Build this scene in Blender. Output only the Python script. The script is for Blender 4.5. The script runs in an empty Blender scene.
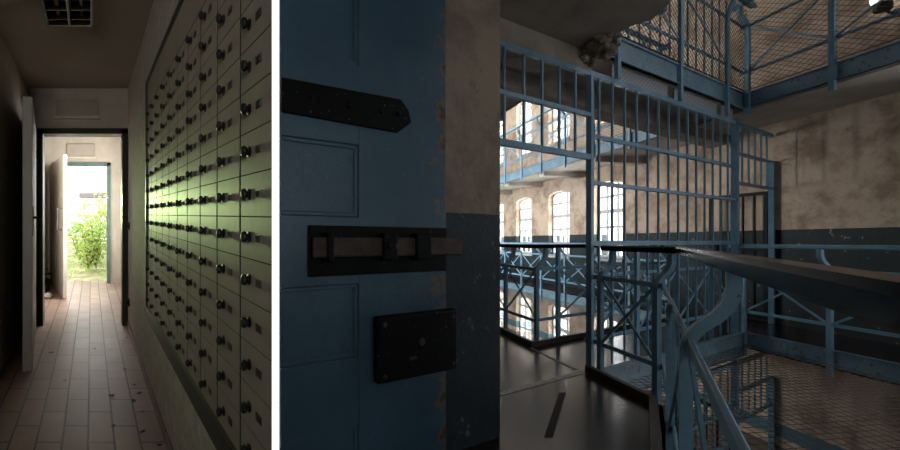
import bpy, math, random
from mathutils import Vector, Matrix
random.seed(7)
S = bpy.context.scene
COL = S.collection
V = Vector
UP = V((0, 0, 1))
WORLD, WINP, YARD, SUN = 3.0, 130.0, 200.0, 2.0
WINN, WINL, SKYFILL, BACK, GREENSPOT, SIDE, BACKR = 18.0, 135.0, 100.0, 9.0, 1000.0, 175.0, 21.0

# ------------------------------------------------------------------ mesh helpers
class MB:
    def __init__(self):
        self.v = []; self.f = []
    def add(self, vs, fs):
        b = len(self.v)
        self.v += [V(p) for p in vs]
        self.f += [tuple(b + i for i in f) for f in fs]
        return self
    def hexa(self, p):            # p: 4 bottom (ccw) + 4 top
        return self.add(p, [(3, 2, 1, 0), (4, 5, 6, 7), (0, 1, 5, 4), (1, 2, 6, 5), (2, 3, 7, 6), (3, 0, 4, 7)])
    def box(self, x0, x1, y0, y1, z0, z1):
        return self.hexa([(x0, y0, z0), (x1, y0, z0), (x1, y1, z0), (x0, y1, z0), (x0, y0, z1), (x1, y0, z1), (x1, y1, z1), (x0, y1, z1)])
    def obox(self, o, a, b, c):   # corner o and three edge vectors
        o, a, b, c = V(o), V(a), V(b), V(c)
        return self.hexa([o, o + a, o + a + b, o + b, o + c, o + a + c, o + a + b + c, o + b + c])
    def prism(self, pts, ext):    # planar polygon (list of 3d) extruded by vector
        n = len(pts); ext = V(ext)
        vs = [V(p) for p in pts] + [V(p) + ext for p in pts]
        fs = [tuple(range(n - 1, -1, -1)), tuple(range(n, 2 * n))]
        fs += [(i, (i + 1) % n, n + (i + 1) % n, n + i) for i in range(n)]
        return self.add(vs, fs)
    def plan(self, poly, z0, z1):
        return self.prism([(x, y, z0) for x, y in poly], (0, 0, z1 - z0))
    def sweep(self, path, w, h, side=None, closed_ends=True, bev=0.0):
        path = [V(p) for p in path]; n = len(path); rings = []
        for i, p in enumerate(path):
            t0 = (path[i] - path[i - 1]).normalized() if i > 0 else None
            t1 = (path[i + 1] - path[i]).normalized() if i < n - 1 else None
            t = ((t0 or t1) + (t1 or t0)).normalized()
            k = 1.0
            if t0 and t1:
                k = 1.0 / max(0.5, t.dot(t1))
            if side is None:
                s = t.cross(UP).normalized(); u = s.cross(t).normalized()
                s = s * k
            else:
                s = V(side).normalized(); u = s.cross(t).normalized()
            if bev:
                a, b = w / 2, h / 2; c = bev
                prof = [(-a + c, -b), (a - c, -b), (a, -b + c), (a, b - c), (a - c, b), (-a + c, b), (-a, b - c), (-a, -b + c)]
            else:
                prof = [(-w / 2, -h / 2), (w / 2, -h / 2), (w / 2, h / 2), (-w / 2, h / 2)]
            rings.append([p + s * x + u * y for x, y in prof])
        m = len(rings[0]); vs = [q for r in rings for q in r]; fs = []
        for i in range(n - 1):
            for j in range(m):
                fs.append((i * m + j, i * m + (j + 1) % m, (i + 1) * m + (j + 1) % m, (i + 1) * m + j))
        fs.append(tuple(range(m - 1, -1, -1))); fs.append(tuple((n - 1) * m + j for j in range(m)))
        return self.add(vs, fs)
    def tube(self, path, r, n=8, r1=None):
        path = [V(p) for p in path]; k = len(path); rings = []
        ref = None
        for i, p in enumerate(path):
            t = (path[min(i + 1, k - 1)] - path[max(i - 1, 0)]).normalized()
            if ref is None:
                ref = t.orthogonal().normalized()
            s = (ref - t * ref.dot(t)).normalized(); u = t.cross(s); ref = s
            rr = r if r1 is None else r + (r1 - r) * i / (k - 1)
            rings.append([p + (s * math.cos(2 * math.pi * j / n) + u * math.sin(2 * math.pi * j / n)) * rr for j in range(n)])
        vs = [q for R in rings for q in R]; fs = []
        for i in range(k - 1):
            for j in range(n):
                fs.append((i * n + j, i * n + (j + 1) % n, (i + 1) * n + (j + 1) % n, (i + 1) * n + j))
        fs.append(tuple(range(n - 1, -1, -1))); fs.append(tuple((k - 1) * n + j for j in range(n)))
        return self.add(vs, fs)
    def lathe(self, o, axis, prof, n=16):   # prof: (r, along)
        o = V(o); t = V(axis).normalized(); s = t.orthogonal().normalized(); u = t.cross(s)
        vs = []; fs = []; k = len(prof)
        for r, a in prof:
            for j in range(n):
                th = 2 * math.pi * j / n
                vs.append(o + t * a + (s * math.cos(th) + u * math.sin(th)) * max(r, 1e-5))
        for i in range(k - 1):
            for j in range(n):
                fs.append((i * n + j, i * n + (j + 1) % n, (i + 1) * n + (j + 1) % n, (i + 1) * n + j))
        fs.append(tuple(range(n - 1, -1, -1))); fs.append(tuple((k - 1) * n + j for j in range(n)))
        return self.add(vs, fs)
    def wire(self, a, b, r):
        a, b = V(a), V(b); t = (b - a).normalized(); s = t.orthogonal().normalized(); u = t.cross(s)
        vs = []
        for p in (a, b):
            for j in range(3):
                th = 2 * math.pi * j / 3
                vs.append(p + (s * math.cos(th) + u * math.sin(th)) * r)
        return self.add(vs, [(0, 1, 4, 3), (1, 2, 5, 4), (2, 0, 3, 5)])
    def build(self, name, m, parent=None, base=None, smooth=False):
        me = bpy.data.meshes.new(name)
        off = V(base) if base is not None else V((0, 0, 0))
        if parent is not None and base is None:
            q = parent
            while q is not None:
                off = off + q.location; q = q.parent
        me.from_pydata([tuple(p - off) for p in self.v], [], self.f)
        me.update()
        if smooth:
            for p in me.polygons: p.use_smooth = True
        me.materials.append(m)
        o = bpy.data.objects.new(name, me); COL.objects.link(o)
        if parent is not None:
            o.parent = parent
        elif base is not None:
            o.location = off
        import bmesh
        bm = bmesh.new(); bm.from_mesh(me); bmesh.ops.recalc_face_normals(bm, faces=bm.faces[:]); bm.to_mesh(me); bm.free()
        return o

def bevel(o, w=.004, seg=2):
    m = o.modifiers.new('soft_edge', 'BEVEL'); m.width = w; m.segments = seg; m.limit_method = 'ANGLE'
    return o
def thing(name, label, cat, loc=(0, 0, 0), group=None):
    o = bpy.data.objects.new(name, None); COL.objects.link(o)
    o.location = loc; o.empty_display_size = .1
    return tag(o, label, cat, group)
def tag(o, label=None, cat=None, group=None, kind=None):
    if label: o['label'] = label
    if cat: o['category'] = cat
    if group: o['group'] = group
    if kind: o['kind'] = kind
    return o
def struct(o, label=None, cat=None):
    return tag(o, label, cat, None, 'structure')
def copy_tree(o, parent=None):
    c = o.copy(); COL.objects.link(c)
    if parent is not None: c.parent = parent
    for ch in list(o.children):
        copy_tree(ch, c)
    return c
def clip_line(p, d, poly):        # 2d line clipped to a convex polygon (any winding)
    t0, t1 = -1e9, 1e9
    n = len(poly)
    area = sum(poly[i][0] * poly[(i + 1) % n][1] - poly[(i + 1) % n][0] * poly[i][1] for i in range(n))
    sg = 1 if area > 0 else -1
    for i in range(n):
        a, b = poly[i], poly[(i + 1) % n]
        nx, ny = -(b[1] - a[1]) * sg, (b[0] - a[0]) * sg
        num = (p[0] - a[0]) * nx + (p[1] - a[1]) * ny
        den = d[0] * nx + d[1] * ny
        if abs(den) < 1e-9:
            if num < 0: return None
            continue
        t = -num / den
        if den > 0: t0 = max(t0, t)
        else: t1 = min(t1, t)
    return (t0, t1) if t1 - t0 > .01 else None

# ------------------------------------------------------------------ materials
def nt(name):
    m = bpy.data.materials.new(name); m.use_nodes = True
    t = m.node_tree; t.nodes.clear()
    out = t.nodes.new('ShaderNodeOutputMaterial'); b = t.nodes.new('ShaderNodeBsdfPrincipled')
    t.links.new(b.outputs[0], out.inputs[0])
    return m, t, b
def N(t, kind, **kw):
    n = t.nodes.new(kind)
    for k, v in kw.items():
        if hasattr(n, k): setattr(n, k, v)
        else: n.inputs[k.replace('_', ' ')].default_value = v
    return n
def noise(t, co, scale, detail=4, rough=.6, dist=0.0):
    n = t.nodes.new('ShaderNodeTexNoise')
    n.inputs['Scale'].default_value = scale; n.inputs['Detail'].default_value = detail
    n.inputs['Roughness'].default_value = rough; n.inputs['Distortion'].default_value = dist
    t.links.new(co, n.inputs['Vector'])
    return n.outputs[0]
def ramp(t, fac, a, b):
    r = t.nodes.new('ShaderNodeMapRange'); r.inputs['From Min'].default_value = a; r.inputs['From Max'].default_value = b
    t.links.new(fac, r.inputs['Value'])
    return r.outputs[0]
def mixc(t, fac, c1, c2):
    m = t.nodes.new('ShaderNodeMix'); m.data_type = 'RGBA'
    if isinstance(fac, float): m.inputs[0].default_value = fac
    else: t.links.new(fac, m.inputs[0])
    for i, c in ((6, c1), (7, c2)):
        if isinstance(c, (tuple, list)): m.inputs[i].default_value = (*c[:3], 1)
        else: t.links.new(c, m.inputs[i])
    return m.outputs[2]
def math_(t, op, a, b=None):
    m = t.nodes.new('ShaderNodeMath'); m.operation = op
    for i, x in ((0, a), (1, b)):
        if x is None: continue
        if isinstance(x, (int, float)): m.inputs[i].default_value = x
        else: t.links.new(x, m.inputs[i])
    return m.outputs[0]
def bump(t, b, h, dist=.01, strength=.5):
    n = t.nodes.new('ShaderNodeBump'); n.inputs['Distance'].default_value = dist; n.inputs['Strength'].default_value = strength
    t.links.new(h, n.inputs['Height']); t.links.new(n.outputs[0], b.inputs['Normal'])
def wpos(t):
    g = t.nodes.new('ShaderNodeNewGeometry'); return g.outputs['Position']
def plain(name, col, rough=.6, metal=0., vary=.25, scale=8., bmp=.0, spec=.5, chip=None, chip_at=.68, chip_scale=30.):
    m, t, b = nt(name); co = wpos(t)
    n = noise(t, co, scale)
    c = mixc(t, ramp(t, n, .3, .7), tuple(x * (1 - vary) for x in col), tuple(min(1, x * (1 + vary)) for x in col))
    if chip:
        n2 = noise(t, co, chip_scale, 5, .65)
        c = mixc(t, ramp(t, n2, chip_at, chip_at + .03), c, chip)
    t.links.new(c, b.inputs['Base Color'])
    b.inputs['Roughness'].default_value = rough; b.inputs['Metallic'].default_value = metal
    b.inputs['Specular IOR Level'].default_value = spec
    if bmp: bump(t, b, noise(t, co, scale * 6, 5), bmp)
    return m

def dado_wall(name, upper, lower, stain, top=1.27, storey=2.92):
    m, t, b = nt(name); co = wpos(t)
    sp = t.nodes.new('ShaderNodeSeparateXYZ'); t.links.new(co, sp.inputs[0])
    z = math_(t, 'FLOORED_MODULO', math_(t, 'ADD', sp.outputs[2], storey * 3), storey)
    wob = math_(t, 'MULTIPLY', math_(t, 'SUBTRACT', noise(t, co, 14, 3), .5), .012)
    isd = math_(t, 'LESS_THAN', math_(t, 'ADD', z, wob), top)
    n1 = noise(t, co, 1.9, 7, .68, .15); n2 = noise(t, co, 6, 5, .7)
    up = mixc(t, ramp(t, n1, .47, .60), upper, stain)
    up = mixc(t, ramp(t, n2, .6, .75), up, tuple(x * .72 for x in stain))
    up = mixc(t, ramp(t, noise(t, co, 3.1, 4, .6), .62, .72), up, tuple(min(1, x * 1.15) for x in upper))
    lo = mixc(t, ramp(t, n2, .3, .7), lower, tuple(x * .7 for x in lower))
    lo = mixc(t, ramp(t, noise(t, co, 9, 6, .7), .63, .66), lo, tuple(x * .6 for x in upper))
    isd = math_(t, 'MULTIPLY', isd, math_(t, 'LESS_THAN', sp.outputs[2], storey - .1))   # the top storey has no dado
    low = math_(t, 'LESS_THAN', sp.outputs[2], -.2)      # ground storey: brown dado closed by a blue stripe
    zz_ = math_(t, 'ADD', z, wob)
    strp = math_(t, 'MULTIPLY', low, math_(t, 'MULTIPLY', math_(t, 'LESS_THAN', zz_, 1.58), math_(t, 'GREATER_THAN', zz_, 1.40)))
    c = mixc(t, isd, up, mixc(t, low, lo, (.11, .085, .065)))
    c = mixc(t, strp, c, (.06, .135, .175))
    t.links.new(c, b.inputs['Base Color'])
    t.links.new(math_(t, 'SUBTRACT', .4, math_(t, 'MULTIPLY', isd, .27)), b.inputs['Specular IOR Level'])
    r = math_(t, 'SUBTRACT', .88, math_(t, 'MULTIPLY', isd, .33)); t.links.new(r, b.inputs['Roughness'])
    bump(t, b, math_(t, 'ADD', n2, noise(t, co, 40, 3)), .008, .5)
    return m

M = {}
M['wall'] = dado_wall('stained_plaster', (.46, .36, .275), (.022, .032, .036), (.27, .19, .135))
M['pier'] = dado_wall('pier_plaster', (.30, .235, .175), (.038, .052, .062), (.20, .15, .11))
M['concrete'] = plain('rough_concrete', (.26, .215, .175), .9, 0, .3, 2.5, .02)
M['soffit'] = plain('whitewashed_soffit', (.40, .36, .31), .9, 0, .22, 2.0, .006)
M['blue'] = plain('blue_paint', (.15, .29, .40), .55, 0, .2, 5, .0, .5, (.10, .055, .035), .66, 34.)
M['bluebar'] = plain('blue_bar_paint', (.14, .275, .38), .45, 0, .2, 5, .0, .5, (.08, .05, .035), .68, 30.)
M['beam'] = plain('worn_blue_beam_paint', (.12, .215, .28), .5, 0, .25, 4, .004, .5, (.09, .06, .045), .6, 22.)
M['handrail'] = plain('black_lacquered_handrail', (.014, .013, .014), .3, 0, .3, 6, .0, .5, (.11, .075, .055), .68, 60.)
M['wood'] = plain('brown_worn_wood', (.14, .075, .048), .45, 0, .35, 9, .003)
M['black'] = plain('black_iron', (.004, .004, .0045), .5, .0, .3, 9, .004, .1, (.20, .18, .16), .665, 55.)
M['rust'] = plain('rusted_iron', (.05, .032, .024), .65, .2, .5, 20, .006)
M['net'] = plain('rusty_net_wire', (.055, .042, .036), .7, .0, .3, 4)
M['floor'] = plain('brown_linoleum', (.016, .0112, .0112), .22, 0, .35, 2.2, .0015, .2, (.018, .013, .012), .62, 3.5)
M['kerb'] = plain('dark_kerb', (.045, .03, .024), .6, 0, .4, 6, .006)
M['lowfloor'] = plain('ground_floor_screed', (.26, .22, .18), .6, 0, .3, 1.5)
M['tape'] = plain('dark_tape', (.008, .006, .006), .7, 0, .2, 12, 0, .1)
M['seam'] = plain('floor_joint', (.14, .11, .095), .5, 0, .4, 8)
M['winframe'] = plain('window_frame_paint', (.42, .43, .42), .5, 0, .1, 5)
M['lampblack'] = plain('black_lamp_housing', (.01, .01, .011), .5, 0, .2, 10)

def handrail_mat():
    m, t, b = nt('black_handrail_worn_brown_on_top'); co = wpos(t)
    g = t.nodes.new('ShaderNodeNewGeometry'); sp = t.nodes.new('ShaderNodeSeparateXYZ'); t.links.new(g.outputs['True Normal'], sp.inputs[0])
    top = math_(t, 'GREATER_THAN', sp.outputs[2], .9)
    n = noise(t, co, 9, 5, .65)
    brown = mixc(t, ramp(t, n, .35, .7), (.12, .062, .040), (.055, .030, .022))
    c = mixc(t, top, (.003, .003, .0033), brown)
    c = mixc(t, ramp(t, noise(t, co, 55, 5, .65), .67, .70), c, (.12, .09, .07))
    t.links.new(c, b.inputs['Base Color']); b.inputs['Roughness'].default_value = .24; t.links.new(math_(t, 'ADD', math_(t, 'MULTIPLY', top, .6), .012), b.inputs['Specular IOR Level'])
    bump(t, b, noise(t, co, 40, 4), .002, .3)
    return m
M['handrail'] = handrail_mat()
def rust_door():
    m, t, b = nt('blue_cell_door_paint'); co = wpos(t)
    sp = t.nodes.new('ShaderNodeSeparateXYZ'); t.links.new(co, sp.inputs[0])
    n = noise(t, co, 3, 5)
    c = mixc(t, ramp(t, n, .3, .7), (.034, .078, .120), (.050, .108, .156))
    n2 = noise(t, co, 11, 6, .7, .4)
    edge = ramp(t, sp.outputs[0], .50, .69)          # the worn free edge of the leaf
    e = math_(t, 'ADD', math_(t, 'MULTIPLY', edge, .36), n2)
    c = mixc(t, ramp(t, e, .78, .84), c, (.17, .105, .05))
    c = mixc(t, ramp(t, e, .86, .92), c, (.055, .032, .02))
    c = mixc(t, ramp(t, noise(t, co, 45, 4), .70, .72), c, (.16, .2, .22))
    t.links.new(c, b.inputs['Base Color']); b.inputs['Roughness'].default_value = .42
    bump(t, b, math_(t, 'ADD', n2, noise(t, co, 30, 4)), .006, .35)
    return m
M['door'] = rust_door()

def glass():
    m = bpy.data.materials.new('window_glass'); m.use_nodes = True; t = m.node_tree; t.nodes.clear()
    out = t.nodes.new('ShaderNodeOutputMaterial'); mx = t.nodes.new('ShaderNodeMixShader')
    a = t.nodes.new('ShaderNodeBsdfTransparent'); g = t.nodes.new('ShaderNodeBsdfGlossy'); g.inputs['Roughness'].default_value = .05
    a.inputs[0].default_value = (.95, .96, .96, 1)
    mx.inputs[0].default_value = .06
    t.links.new(a.outputs[0], mx.inputs[1]); t.links.new(g.outputs[0], mx.inputs[2]); t.links.new(mx.outputs[0], out.inputs[0])
    return m
M['glass'] = glass()
def infill():
    m, t, b = nt('grey_wire_glass'); co = wpos(t)
    sp = t.nodes.new('ShaderNodeSeparateXYZ'); t.links.new(co, sp.inputs[0])
    fs = []
    for k in (1, -1):
        v = math_(t, 'FRACT', math_(t, 'MULTIPLY', math_(t, 'ADD', sp.outputs[0], math_(t, 'MULTIPLY', sp.outputs[2], k * 1.2)), 18))
        fs.append(math_(t, 'LESS_THAN', v, .14))
    t.links.new(mixc(t, math_(t, 'MAXIMUM', *fs), (.36, .36, .38), (.12, .12, .13)), b.inputs['Base Color']); b.inputs['Roughness'].default_value = .5
    return m
M['infill'] = infill()

# corridor materials
M['corr_wall'] = plain('cream_corridor_plaster', (.40, .355, .30), .85, 0, .12, 3, .003)
M['stucco'] = plain('rough_stucco', (.52, .48, .42), .9, 0, .18, 16, .03)
M['corr_ceiling'] = plain('corridor_ceiling_paint', (.36, .315, .275), .9, 0, .08, 2)
M['locker'] = plain('grey_olive_locker_enamel', (.345, .30, .25), .5, 0, .10, 7, .0012, .22)
M['lockframe'] = plain('locker_frame_metal', (.045, .042, .036), .42, 0, .12, 7)
M['gapdark'] = plain('locker_shadow_gap', (.03, .029, .025), .8, 0, .1, 7)
M['knob'] = plain('black_knob_plastic', (.012, .012, .012), .5, 0, .2, 20)
M['plate'] = plain('grey_name_plate', (.05, .05, .045), .4, .3, .25, 20)
M['doorpaint'] = plain('off_white_door_paint', (.46, .42, .37), .5, 0, .08, 4)
M['darkdoor'] = plain('grey_door_paint', (.24, .23, .215), .5, 0, .1, 4)
M['darkframe'] = plain('dark_green_frame_paint', (.025, .033, .027), .45, 0, .2, 7)
M['tealframe'] = plain('teal_frame_paint', (.075, .125, .115), .5, 0, .15, 7)
M['metal'] = plain('dull_steel', (.2, .2, .2), .35, .8, .2, 20)
M['louvre'] = plain('dark_louvre_plastic', (.022, .02, .018), .4, .2, .2, 10)
M['grille'] = plain('vent_panel_paint', (.34, .30, .255), .7, 0, .08, 6)
M['ledge'] = plain('pale_ledge', (.5, .45, .38), .7, 0, .1, 6)
M['stone'] = plain('pale_rubble', (.42, .36, .31), .9, 0, .3, 12, .01)
M['dryleaf'] = plain('dry_leaf', (.035, .022, .014), .8, 0, .4, 20)
M['ground'] = plain('overgrown_ground', (.34, .30, .19), .95, 0, .45, 5, .03, .5, (.16, .24, .07), .52, 7.)
M['concrete_pale'] = plain('pale_concrete', (.22, .21, .19), .85, 0, .12, 4)
M['plank'] = plain('weathered_plank', (.17, .15, .13), .8, 0, .3, 12)
M['stemgreen'] = plain('green_stem', (.13, .17, .06), .7, 0, .3, 12)
def lampmat():
    m = bpy.data.materials.new('lit_white_globe'); m.use_nodes = True
    b = m.node_tree.nodes['Principled BSDF']; b.inputs['Base Color'].default_value = (.9, .9, .9, 1)
    b.inputs['Emission Color'].default_value = (1, .98, .95, 1); b.inputs['Emission Strength'].default_value = 2.0
    return m
M['lampglow'] = lampmat()
def leafmat(name, c):
    m, t, b = nt(name); co = wpos(t)
    t.links.new(mixc(t, ramp(t, noise(t, co, 5), .3, .7), tuple(x * .7 for x in c), tuple(min(1, x * 1.3) for x in c)), b.inputs['Base Color'])
    b.inputs['Roughness'].default_value = .6
    tr = t.nodes.new('ShaderNodeBsdfTranslucent'); tr.inputs[0].default_value = (c[0] * 1.2, c[1] * 1.2, c[2] * .8, 1)
    mx = t.nodes.new('ShaderNodeMixShader'); mx.inputs[0].default_value = .45
    out = [n for n in t.nodes if n.type == 'OUTPUT_MATERIAL'][0]
    t.links.new(b.outputs[0], mx.inputs[1]); t.links.new(tr.outputs[0], mx.inputs[2]); t.links.new(mx.outputs[0], out.inputs[0])
    return m
M['leafA'] = leafmat('fresh_leaf', (.32, .46, .14)); M['leafB'] = leafmat('yellow_green_leaf', (.44, .52, .20))

AX = (-.5475, .0675)            # how the corridor runs and climbs per metre of its length
FZ = 1.12 - 1.15                # its floor at the start
def tiles():
    m, t, b = nt('clay_floor_tiles'); co = wpos(t)
    sp = t.nodes.new('ShaderNodeSeparateXYZ'); t.links.new(co, sp.inputs[0])
    lat = math_(t, 'ADD', sp.outputs[0], math_(t, 'MULTIPLY', sp.outputs[1], .5475))
    cb = t.nodes.new('ShaderNodeCombineXYZ')
    t.links.new(sp.outputs[1], cb.inputs[0]); t.links.new(math_(t, 'ADD', lat, .013), cb.inputs[1])
    br = t.nodes.new('ShaderNodeTexBrick')
    t.links.new(cb.outputs[0], br.inputs['Vector'])
    br.inputs['Scale'].default_value = 1.0; br.inputs['Brick Width'].default_value = .31; br.inputs['Row Height'].default_value = .132
    br.inputs['Mortar Size'].default_value = .006; br.inputs['Mortar Smooth'].default_value = .3; br.inputs['Bias'].default_value = 0
    br.offset = .5
    br.inputs['Color1'].default_value = (.34, .235, .185, 1); br.inputs['Color2'].default_value = (.26, .175, .138, 1)
    br.inputs['Mortar'].default_value = (.035, .025, .02, 1)
    n = noise(t, co, 6, 6, .65)
    c = mixc(t, ramp(t, n, .35, .75), br.outputs['Color'], mixc(t, .5, br.outputs['Color'], (.17, .12, .09)))
    c = mixc(t, ramp(t, noise(t, co, 26, 5, .7), .66, .72), c, (.07, .05, .04))
    t.links.new(c, b.inputs['Base Color'])
    b.inputs['Roughness'].default_value = .42
    bump(t, b, math_(t, 'SUBTRACT', math_(t, 'MULTIPLY', n, .2), br.outputs['Fac']), .006, .6)
    return m
M['tiles'] = tiles()

# ================================================================== PRISON HALL
SL = .52                                    # the bridge runs obliquely across the hall
VD = V((1, SL, 0)).normalized()             # along the bridge
VN = V((-VD.y, VD.x, 0))                    # across it, away from the camera
ST = 2.92                                   # storey height
XL, XE, XW = 2.39, 5.36, 6.32               # void edge, gallery edge, outer wall
PB = V((2.394, 3.42, 0)); CC = V((2.39, 4.27, 0)); Q = V((2.37, 2.73, 0))
def on_near(x): return V((x, PB.y + SL * (x - PB.x), 0))
def on_far(x): return V((x, CC.y + SL * (x - CC.x), 0))
YB, YF = -1.7, 14.5
def near_line(y): return V((.111 + .834 * y, y, 0))
def xy(p): return (p[0], p[1])

# ---- floors
lf = [(-2.0, YB), xy(near_line(YB)), xy(Q), xy(PB), xy(CC), (XL, YF), (1.0, YF), (1.0, 2.33), (-.12, 1.75), (-.1, 1.0), (-2.0, 1.0)]
o = MB().plan(lf, -.2, 0).build('floor_left', M['floor']); struct(o, 'dark brown worn linoleum walkway floor behind the railing')
bp = [xy(PB), xy(on_near(XE)), xy(on_far(XE)), xy(CC)]
struct(MB().plan(bp, -.2, 0).build('floor_bridge', M['floor']), 'floor of the bridge crossing the hall')
struct(MB().plan([(XE, YB), (XW, YB), (XW, YF), (XE, YF)], -.2, 0).build('floor_right', M['floor']), 'gallery floor along the stained wall')
struct(MB().plan([(-1.4, YB), (6.8, YB), (6.8, YF), (.95, YF), (.95, 2.4), (-.1, 1.6), (-1.4, 1.6)], -ST - .2, -ST).build('floor_ground', M['lowfloor']))
# upper gallery slabs: their undersides are the ceilings one sees
rag = [V((2.36, 3.55, 0)), V((2.47, 3.38, 0)), V((2.40, 3.24, 0)), V((2.36, 3.10, 0)), V((2.39, 2.98, 0)), V((2.47, 2.9, 0)), V((2.46, 2.83, 0)), V((2.42, 2.70, 0))]
ul = [(-2.0, YB), xy(near_line(YB))] + [xy(p) for p in reversed(rag)] + [xy(CC), (XL, YF), (1.0, YF), (1.0, 2.33), (-.12, 1.75), (-.1, 1.0), (-2.0, 1.0)]
struct(MB().plan(ul, ST - .2, ST).build('ceiling_left', M['concrete']), 'broken concrete underside of the upper walkway')
struct(MB().plan(bp, ST - .16, ST).build('ceiling_bridge', M['soffit']))
struct(MB().plan([(XE, YB), (XW, YB), (XW, YF), (XE, YF)], ST - .2, ST).build('ceiling_right', M['soffit']), 'plaster underside of the upper gallery')
m = MB(); za, zb = 2 * ST - .12, 2 * ST + .1
m.plan([(-1.5, YB - .1), (6.9, YB - .1), (6.9, 8.6), (2.8, 8.6), (2.8, .6), (-1.5, .6)], za, zb); m.plan([(-1.5, .6), (2.8, .6), (2.8, 2.4), (.9, 2.4), (-.1, 1.6), (-1.5, 1.6)], za, zb)
m.box(.9, 2.8, 2.4, YF + .2, za, zb); m.box(5.0, 6.9, 8.6, YF + .2, za, zb); m.box(2.8, 5.0, 13.6, YF + .2, za, zb)
struct(m.build('ceiling_top', M['soffit']))
t = thing('window_13', None, None, (3.9, 7, za)); struct(t, 'long glazed skylight added in the roof to light the hall')  # added roof opening that brings fill light into the hall
m = MB()
for i in range(6): y = 8.6 + i; m.box(2.8, 5.0, y - .025, y + .025, za + .05, za + .1)
for x in (2.82, 3.53, 4.27, 4.98): m.box(x - .025, x + .025, 8.6, 13.6, za + .05, za + .1)
m.build('glazing_bars', M['winframe'], t)
MB().box(2.8, 5.0, 8.6, 13.6, za + .1, za + .106).build('pane', M['glass'], t)

# ragged broken concrete below the slab edge (part of the ceiling)
m = MB()
pts = []
for i, p in enumerate(rag):
    pts.append(p)
rnd = random.Random(3)
nx = 26; ny = 7
vs = []; fs = []
edge = [V((1.02, 2.62, 0)), V((2.36, 3.33, 0))]
# concrete beam over the passage, in line with the screen
m.prism([on_near(1.02) + V((0, -.02, ST - .36)), on_near(2.38) + V((0, -.02, ST - .36)), on_near(2.38) + V((0, -.02, ST - .16)), on_near(1.02) + V((0, -.02, ST - .16))], VN * .26)
o = m.build('beam_passage', M['concrete']); struct(o, 'concrete beam over the barred passage'); 
m = MB()
for i in range(90):
    x = rnd.uniform(2.26, 2.41); p = on_near(x) + V((0, -rnd.uniform(-.04, .30), 0))
    r = rnd.uniform(.022, .05); z = ST - .17 - rnd.uniform(0, .17) * rnd.random()
    n_ = 6; vs = []; rings = 4
    for a_ in range(rings + 1):
        for b_ in range(n_):
            k_ = r * rnd.uniform(.7, 1.25); ph = math.pi * a_ / rings; th_ = 2 * math.pi * b_ / n_
            vs.append(p + V((k_ * math.sin(ph) * math.cos(th_), k_ * math.sin(ph) * math.sin(th_), z + k_ * .8 * math.cos(ph))))
    m.add(vs, [(a_ * n_ + b_, a_ * n_ + (b_ + 1) % n_, (a_ + 1) * n_ + (b_ + 1) % n_, (a_ + 1) * n_ + b_) for a_ in range(rings) for b_ in range(n_)])
o = m.build('ceiling_crumbled_edge', M['concrete']); struct(o, 'crumbled concrete corner of the slab')

# cross ribs under the far gallery and a deep rib on the far side of the upper bridge
m = MB(); m.prism([on_far(1.02) + V((0, 0, ST - .34)), on_far(XW) + V((0, 0, ST - .34)), on_far(XW) + V((0, 0, ST - .12)), on_far(1.02) + V((0, 0, ST - .12))], VN * -.22)
struct(m.build('beam_bridge', M['concrete']))
for i, y in enumerate((7.65, 9.3, 10.95, 12.6)):
    m = MB(); m.hexa([(XE + .02, y - .11, ST - .30), (XW, y - .11, ST - .34), (XW, y + .11, ST - .34), (XE + .02, y + .11, ST - .30), (XE + .02, y - .11, ST - .2), (XW, y - .11, ST - .2), (XW, y + .11, ST - .2), (XE + .02, y + .11, ST - .2)])
    struct(m.build('beam_gallery', M['soffit']))

# ---- outer wall with arched windows on three storeys
WY = [8.52, 10.17, 11.82, 13.47]; WFILL = [2.85]; WL = [9.6, 11.6, 13.4]; WH = .43; SILL, SPR, CROWN = .74, 2.29, 2.39
ZB, ZT = -ST - .2, 2 * ST + .1
XO = XW + .42
def arch(yc, n=10):
    return [(yc - WH * math.cos(math.pi * k / n), SPR + (CROWN - SPR) * math.sin(math.pi * k / n)) for k in range(n + 1)]
def window_wall(x0, x1, ya, yb, wins, name, label):
    m = MB(); ys = [ya]
    for w in wins: ys += [w - WH, w + WH]
    ys.append(yb)
    for i in range(0, len(ys), 2): m.box(x0, x1, ys[i], ys[i + 1], ZB, ZT)
    for w in wins:
        m.box(x0, x1, w - WH, w + WH, ZB, -ST + SILL)
        for k in (-1, 0, 1):
            top = (k + 1) * ST + SILL if k < 1 else ZT
            a = arch(w)
            for j in range(len(a) - 1):
                (y0, z0), (y1, z1) = a[j], a[j + 1]
                m.prism([(x0, y0, z0 + k * ST), (x0, y1, z1 + k * ST), (x0, y1, top), (x0, y0, top)], (x1 - x0, 0, 0))
    struct(m.build(name, M['wall']), label)
window_wall(XW, XO, YB - .3, YF + .2, WFILL + WY, 'wall_right', 'stained beige plaster wall with a dark painted dado')
window_wall(.70, 1.086, 2.40, YF, WL, 'wall_left', None)
nwin = 0
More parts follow.
